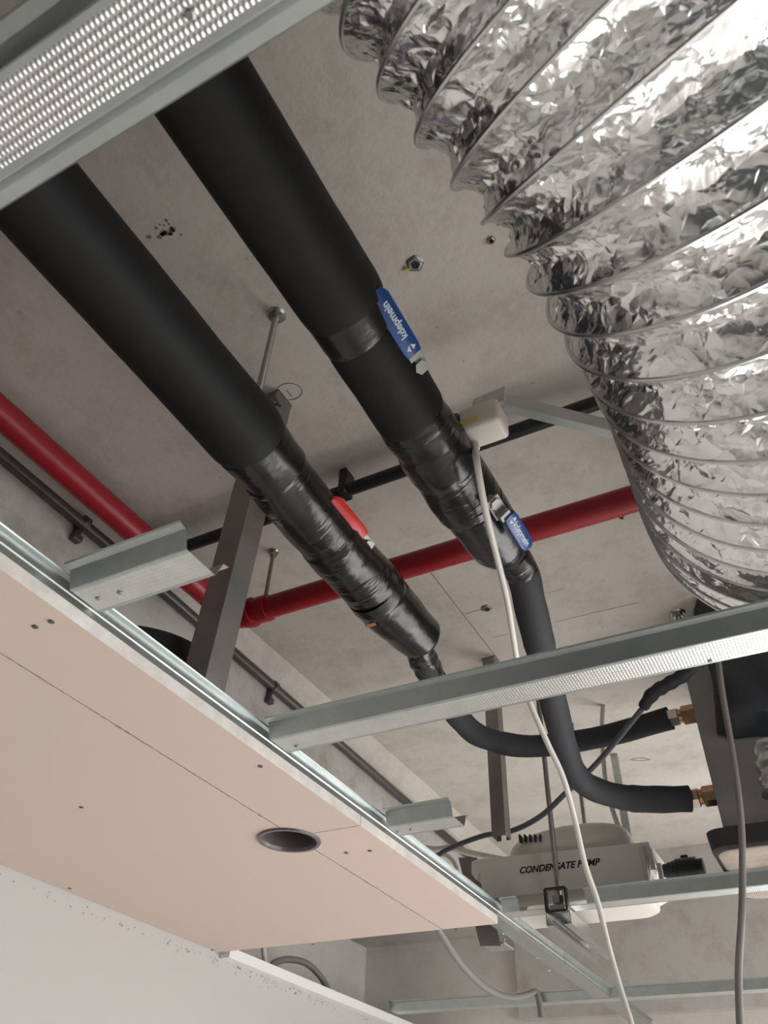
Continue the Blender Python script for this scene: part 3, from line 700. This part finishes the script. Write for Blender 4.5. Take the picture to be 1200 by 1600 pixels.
# hanging flap of insulation and foil taped spigot below the body
fl = MB(); q = [W(1112, 1048, y=YU - .006), W(1120, 1040, y=YU - .016), W(1140, 1042, y=YU - .02), W(1150, 1130, y=YU - .02), W(1146, 1152, y=YU - .012), W(1120, 1146, y=YU - .006)]
q2 = [p + Vector((0, .006, 0)) for p in q]; m_ = len(q)
fl.add(q + q2, [tuple(range(m_)), tuple(range(m_, 2 * m_))[::-1]] + [(i, (i + 1) % m_, m_ + (i + 1) % m_, m_ + i) for i in range(m_)]); fl.build('insulation_flap', M_insul, t)
sp = [W(1212, 1165, y=1.60), W(1220, 1205, y=1.60), W(1228, 1240, y=1.60)]
MB().tube(curve(sp, 6), [.040 + .003 * math.sin(i * 1.7) for i in range(13)], 32, wob=lambda i, a: .04 * math.sin(5 * a + i)).build('foil_spigot', M_wire, t, True, 60)
# drain tray
tr = thing('drain_tray', (0.1, 1.75, .56), 'black topped drain tray with stained beige underside, right of pump', 'tray')
zt, zl = .583, .548
def rrect(x0, x1, y0, y1, r, n=6):
    out = []
    for cx, cy, a0 in ((x1 - r, y1 - r, 0), (x0 + r, y1 - r, 90), (x0 + r, y0 + r, 180), (x1 - r, y0 + r, 270)):
        for k in range(n + 1): a = math.radians(a0 + 90 * k / n); out.append((cx + r * math.cos(a), cy + r * math.sin(a)))
    return out
def loft(levels, mi=0, cap0=True, cap1=True):
    mb = MB(); n = len(levels[0][0]); vs = [(x, y, z) for ring, z in levels for (x, y) in ring]
    fs = [(k * n + i, k * n + (i + 1) % n, (k + 1) * n + (i + 1) % n, (k + 1) * n + i) for k in range(len(levels) - 1) for i in range(n)]
    if cap0: fs.append(tuple(range(n))[::-1])
    if cap1: fs.append(tuple((len(levels) - 1) * n + i for i in range(n)))
    return mb.add(vs, fs, mi)
YT = 1.640
TX = -.196
loft([(rrect(TX + .010, .5, YT + .006, 1.97, .03), .5475), (rrect(TX + .003, .5, YT + .001, 1.975, .03), .553), (rrect(TX, .5, YT, 1.98, .03), .587)]).build('tray_rim', M_traytop, tr, True, 40)
loft([(rrect(TX + .018, .49, YT + .016, 1.96, .03), .5445), (rrect(TX + .012, .495, YT + .010, 1.965, .03), .5472)]).build('tray_base', M_trayb, tr, True, 40)
# drain connector between pump and tray
dc = thing('drain_connector', W(1065, 1357, y=1.90), 'black ribbed drain connector between the pump and tray', 'connector')
p0 = W(1030, 1362, y=1.90); p1 = W(1100, 1354, y=1.90)
pts = [p0.lerp(p1, k) for k in (0, .12, .13, .22, .23, .32, .33, .40, .41, .86, .87, 1.0)]
MB().tube(pts, [.013, .013, .015, .015, .0175, .0175, .0195, .0195, .0225, .0225, .018, .018], 24).build('connector_body', M_blackpipe, dc, True, 30)
pm = p0.lerp(p1, .62); MB().box((pm.x - .008, pm.y - .006, pm.z + .018), (pm.x + .008, pm.y + .006, pm.z + .028), bev=.002).build('clip', M_blackpipe, dc)

# ------------------------------------------------------------------ condensate pump
YP = 1.850
t = thing('condensate_pump', (-.55, YP + .08, .522), 'beige condensate pump with black lettering below the slab', 'pump')
xl, xr = -.772, -.346
loft([(rrect(xl + .045, xr - .030, YP + .006, YP + .165, .045, 8), .543), (rrect(xl + .038, xr - .022, YP + .000, YP + .170, .048, 8), .547), (rrect(xl + .036, xr - .020, YP - .002, YP + .172, .048, 8), .560), (rrect(xl + .030, xr + .010, YP + .002, YP + .165, .02, 8), .575)]).build('tank', M_cream, t, True, 40)
fp = MB(); q = [(xl + .030, .572), (xr - .006, .572), (xr - .002, .606), (xr + .006, .608), (xr + .004, .652), (xl + .012, .664), (xl, .660), (xl - .001, .632), (xl + .008, .620), (xl + .016, .633), (xl + .022, .630), (xl + .022, .612)]
m_ = len(q); dz = YP + .003
fp.add([(x, YP - .003, z) for x, z in q] + [(x, YP + .150, z) for x, z in q], [tuple(range(m_)), tuple(range(m_, 2 * m_))[::-1]] + [(i, (i + 1) % m_, m_ + (i + 1) % m_, m_ + i) for i in range(m_)])
fp.build('front_cover', M_pump, t)
for xx, zz0, zz1 in ((xr - .012, .566, .640), (xr + .018, .566, .602), (xr + .004, .590, .636)):
    MB().tube([(xx, YP - .006, zz0), (xx, YP - .006, zz1)], .0055, 12).build('lug', M_cream, t, True, 50)
# rounded motor housing with vent slots
lv = []
for z, k in ((.640, 1.0), (.690, .985), (.708, .95), (.720, .88), (.727, .74), (.729, .5)):
    ring = [(-.545 + .155 * k * math.copysign(abs(math.cos(a)) ** .75, math.cos(a)), YP + .080 + .066 * k * math.copysign(abs(math.sin(a)) ** .75, math.sin(a))) for a in np.linspace(0, 2 * math.pi, 48, endpoint=False)]
    lv.append((ring, z - .022 * max(0, 0)))
hs = loft(lv)
hs.v = [(x, y, .640 + (z - .640) * (1.0 - .16 * max(0, min(1, (-.55 - x) / .15)))) for (x, y, z) in hs.v]
hs.build('motor_cover', M_pump, t, True, 40)
for px, h in ((812, 10), (820, 12), (828, 13), (836, 13), (844, 13)):
    a = W(px, 1305, y=YP + .016); MB().box((a.x - .0018, YP + .0120, a.z - .016), (a.x + .0018, YP + .035, a.z + .001)).build('vent_slot', M_ink, t)
lo = W(872, 1354, y=YP - .0035)
lettering('lettering', 'CONDENSATE PUMP', (lo.x, YP - .0034, lo.z), (1, 0, -.014), (0, 0, 1), .0205, M_ink, t, bold=.0006, shear=.30)
hose = [(-.415, 1.975, .668), W(950, 1240, y=2.0), W(941, 1150, y=2.02), W(943, 1100, y=2.03), W(952, 1066, y=2.02), W(962, 1030, y=1.98)]
o = MB().tube(curve(hose, 6), .0065, 14).build('drain_hose', M_tube, None, True); tag(o, 'pale thin hose rising from the pump toward the slab', 'hose')
st = W(918, 1270, z=1.0)
o = MB().box((-.500, 2.34, .70), (-.478, 2.344, ZS - .0006)).build('slotted_strap', M_galv, None); tag(o, 'pale perforated strap hanging from the slab behind the pump', 'strap')

# ------------------------------------------------------------------ cables
def cable(name, pts, r, material, label, cat='cable', n=8):
    o = MB().tube(curve(pts, n), r, 12).build(name, material, None, True); return tag(o, label, cat)
t = thing('grey_cable', W(930, 1200, y=1.70), 'dark grey cable rising from behind the track to the unit', 'cable')
gp = [W(610, 1368, y=1.90), W(660, 1352, y=1.88), W(700, 1327, y=1.86), W(755, 1306, y=1.84), W(800, 1298, y=1.82), W(845, 1275, y=1.78), W(885, 1238, y=1.72), W(935, 1190, y=1.66), W(985, 1130, y=1.60), W(1015, 1093, y=1.555)]
MB().tube(curve(gp, 8), .0062, 12).build('cable_run', M_cableg, t, True)
hsk = [W(1004, 1106, y=1.568), W(1020, 1084, y=1.552), W(1042, 1070, y=1.545), W(1066, 1056, y=1.54), W(1082, 1040, y=1.535)]
MB().tube(curve(hsk, 6), [.010 + .004 * min(1, i / 4) + .0012 * math.sin(i * 1.5) for i in range(25)], 16).build('foam_end', M_thin, t, True)
cable('grey_cable', [W(1122, 1030, y=1.565), W(1130, 1090, y=1.56), W(1143, 1165, y=1.56), W(1153, 1235, y=1.555), W(1159, 1300, y=1.545), W(1160, 1370, y=1.53), W(1159, 1430, y=1.49), W(1154, 1520, y=1.50), W(1157, 1620, y=1.50), W(1158, 1660, y=1.50)], .0060, M_cablem, 'grey cable hanging straight down in front of the unit at right')
cable('grey_cable', [W(668, 1425, y=1.95), W(690, 1460, y=2.02), W(722, 1508, y=2.2), W(760, 1544, y=2.4), W(795, 1558, y=2.55), W(822, 1555, y=2.63), W(836, 1550, y=2.66), W(842, 1562, y=2.665), W(846, 1590, y=2.665)], .0095, M_cablem, 'thick grey cable looping from under the board corner to the far channel')
cable('grey_cable', [W(421, 1516, x=-1.56), W(428, 1505, x=-1.58), W(450, 1499, x=-1.60), W(478, 1505, x=-1.60), W(500, 1525, x=-1.59), W(513, 1550, x=-1.57), W(516, 1580, x=-1.55)], .010, M_cablem, 'curved grey cable showing above the white trim at lower left')
cable('white_cable', [W(411, 1470, x=-1.58), W(413, 1495, x=-1.58), W(418, 1520, x=-1.57)], .008, M_cablew, 'short white cable beside the curved grey cable above the trim')
cable('white_cable', [W(640, 1322, y=2.0), W(680, 1327, y=2.02), W(705, 1325, y=2.03), W(735, 1333, y=2.05), W(790, 1344, y=2.08)], .0085, M_cablew, 'pale cable lying behind the pump and the board edge, upper of two')
cable('white_cable', [W(640, 1335, y=2.02), W(675, 1334, y=2.06), W(700, 1338, y=2.07), W(714, 1356, y=2.07), W(712, 1376, y=2.06), W(690, 1392, y=2.04), W(660, 1390, y=2.0)], .0060, M_cablew, 'pale looped cable left of the brown bracket by the pump')

# ------------------------------------------------------------------ flexible foil duct
DRAD = .185
axis = curve([(-.075, -.70, .90), (-.055, -.30, .880), (-.018, .0, .835), (.030, .20, .775), (.076, .35, .730), (.101, .50, .706), (.110, .62, .704), (.106, .75, .718), (.098, .88, .748), (.100, .98, .788), (.135, 1.06, .832), (.200, 1.13, .870), (.29, 1.19, .890), (.40, 1.23, .895)], 24)
acc = [0.0]
for a, c in zip(axis, axis[1:]): acc.append(acc[-1] + (c - a).length)
PITCH = .0455; NR = int(acc[-1] / PITCH); KR, SEG = 10, 200
def at(s):
    i = int(np.searchsorted(acc, s)); i = min(max(i, 1), len(acc) - 1); u = (s - acc[i - 1]) / (acc[i] - acc[i - 1])
    p = axis[i - 1].lerp(axis[i], u); tg = (axis[min(i + 2, len(axis) - 1)] - axis[max(i - 3, 0)]).normalized()
    return p, (tg + Vector((0, 0, float(np.interp(p.y, [.0, .3, .55, .8, 1.0], [-.15, -.20, 0, .12, .10]))))).normalized()   # the wire rings lean a little
# crumple field: piecewise linear heights on jittered lattices give flat facets with sharp folds
def lattice(nu, nv, amp):
    return rng.uniform(-1, 1, (nv + 2, nu)) * amp, nu, nv
def sample(lat, u, v):
    g, nu, nv = lat; a = u * nu; b2 = v * nv; i = int(math.floor(a)); j = int(math.floor(b2)); fa = a - i; fb = b2 - j
    j = min(max(j, 0), nv); i0 = i % nu; i1 = (i + 1) % nu
    if fa + fb < 1: return g[j, i0] + fa * (g[j, i1] - g[j, i0]) + fb * (g[j + 1, i0] - g[j, i0])
    return g[j + 1, i1] + (1 - fa) * (g[j + 1, i0] - g[j + 1, i1]) + (1 - fb) * (g[j, i1] - g[j + 1, i1])
lat1 = lattice(44, NR * 2, .0034); lat2 = lattice(113, NR * 4, .0016); lat3 = lattice(77, NR * 3, .0021)
jit = rng.uniform(-.45, .45, (NR * KR + 1, SEG, 2))
t = thing('flexible_duct', at(.9)[0] + Vector((0, 0, -.17)), 'large silver crinkled foil duct filling the upper right', 'duct')
vs = []; wires = []
for k in range(NR * KR + 1):
    ph = (k % KR) / KR
    for j in range(SEG):
        edge = 0.0 if k % KR == 0 else 1.0
        s = (k + edge * jit[k, j, 0]) / KR * PITCH; u = (j + edge * jit[k, j, 1]) / SEG
        p, tg = at(min(max(s, 0), acc[-1] - 1e-4)); upv = Vector((0, 0, 1)); upv = (upv - tg * tg.z).normalized(); w = tg.cross(upv)
        ph2 = (s / PITCH) % 1.0; dep = 1 - abs(2 * ph2 - 1)            # V-shaped valley between wires
        r = DRAD - .0165 * dep ** .9 - (.0015 if edge else 0)
        if edge:
            q = s / (NR * PITCH); q = min(max(q, 0), .9999)
            fall = min(1, dep * 2.2)
            r += fall * (sample(lat1, u + .03 * q * 40 % 1, q) + sample(lat2, u, q) + sample(lat3, (u + q * 7) % 1, q))
        a = 2 * math.pi * u
        vs.append(p + upv * (r * math.cos(a)) + w * (r * math.sin(a)))
fs = []
for k in range(NR * KR):
    for j in range(SEG):
        a, b2, c2, d2 = k * SEG + j, k * SEG + (j + 1) % SEG, (k + 1) * SEG + (j + 1) % SEG, (k + 1) * SEG + j
        if random.random() < .5: fs += [(a, b2, c2), (a, c2, d2)]
        else: fs += [(a, b2, d2), (b2, c2, d2)]
sk = MB(); sk.add(vs, fs); skin = sk.build('foil_skin', M_foil, t, True, 17, fix=True)
for k in range(NR + 1):
    p, tg = at(min(k * PITCH, acc[-1] - 1e-4)); upv = Vector((0, 0, 1)); upv = (upv - tg * tg.z).normalized(); w = tg.cross(upv)
    ring = MB(); nr = 120; base = 0
    pts = [p + (upv * math.cos(a) + w * math.sin(a)) * (DRAD + .0006) for a in np.linspace(0, 2 * math.pi, nr, endpoint=False)]
    vv = []; 
    for i, q in enumerate(pts):
        rd = (q - p).normalized()
        for m2 in range(6):
            a = math.pi * 2 * m2 / 6; vv.append(q + rd * (.0021 * math.cos(a)) + tg * (.0021 * math.sin(a)))
    ff = [(i * 6 + m2, i * 6 + (m2 + 1) % 6, ((i + 1) % nr) * 6 + (m2 + 1) % 6, ((i + 1) % nr) * 6 + m2) for i in range(nr) for m2 in range(6)]
    ring.add(vv, ff).build('wire_ring', M_wire, t, True)

# repeats carry one group name per kind
for o in COL.objects:
    if 'category' in o:
        base = o.name.split('.')[0]
        g = {'furring_channel': 'galvanised furring channels of the ceiling grid', 'drop_in_anchor': 'anchor holes in the slab', 'threaded_rod': 'threaded rods hanging from the slab',
             'plasterboard_sheet': 'pink plasterboard sheets', 'edge_track': 'edge tracks along the plasterboard', 'hanger_post': 'steel hanger posts', 'insulated_pipe': 'black insulated pipes',
             'white_cable': 'white cables', 'grey_cable': 'grey cables'}.get(base)
        if g: o['group'] = g
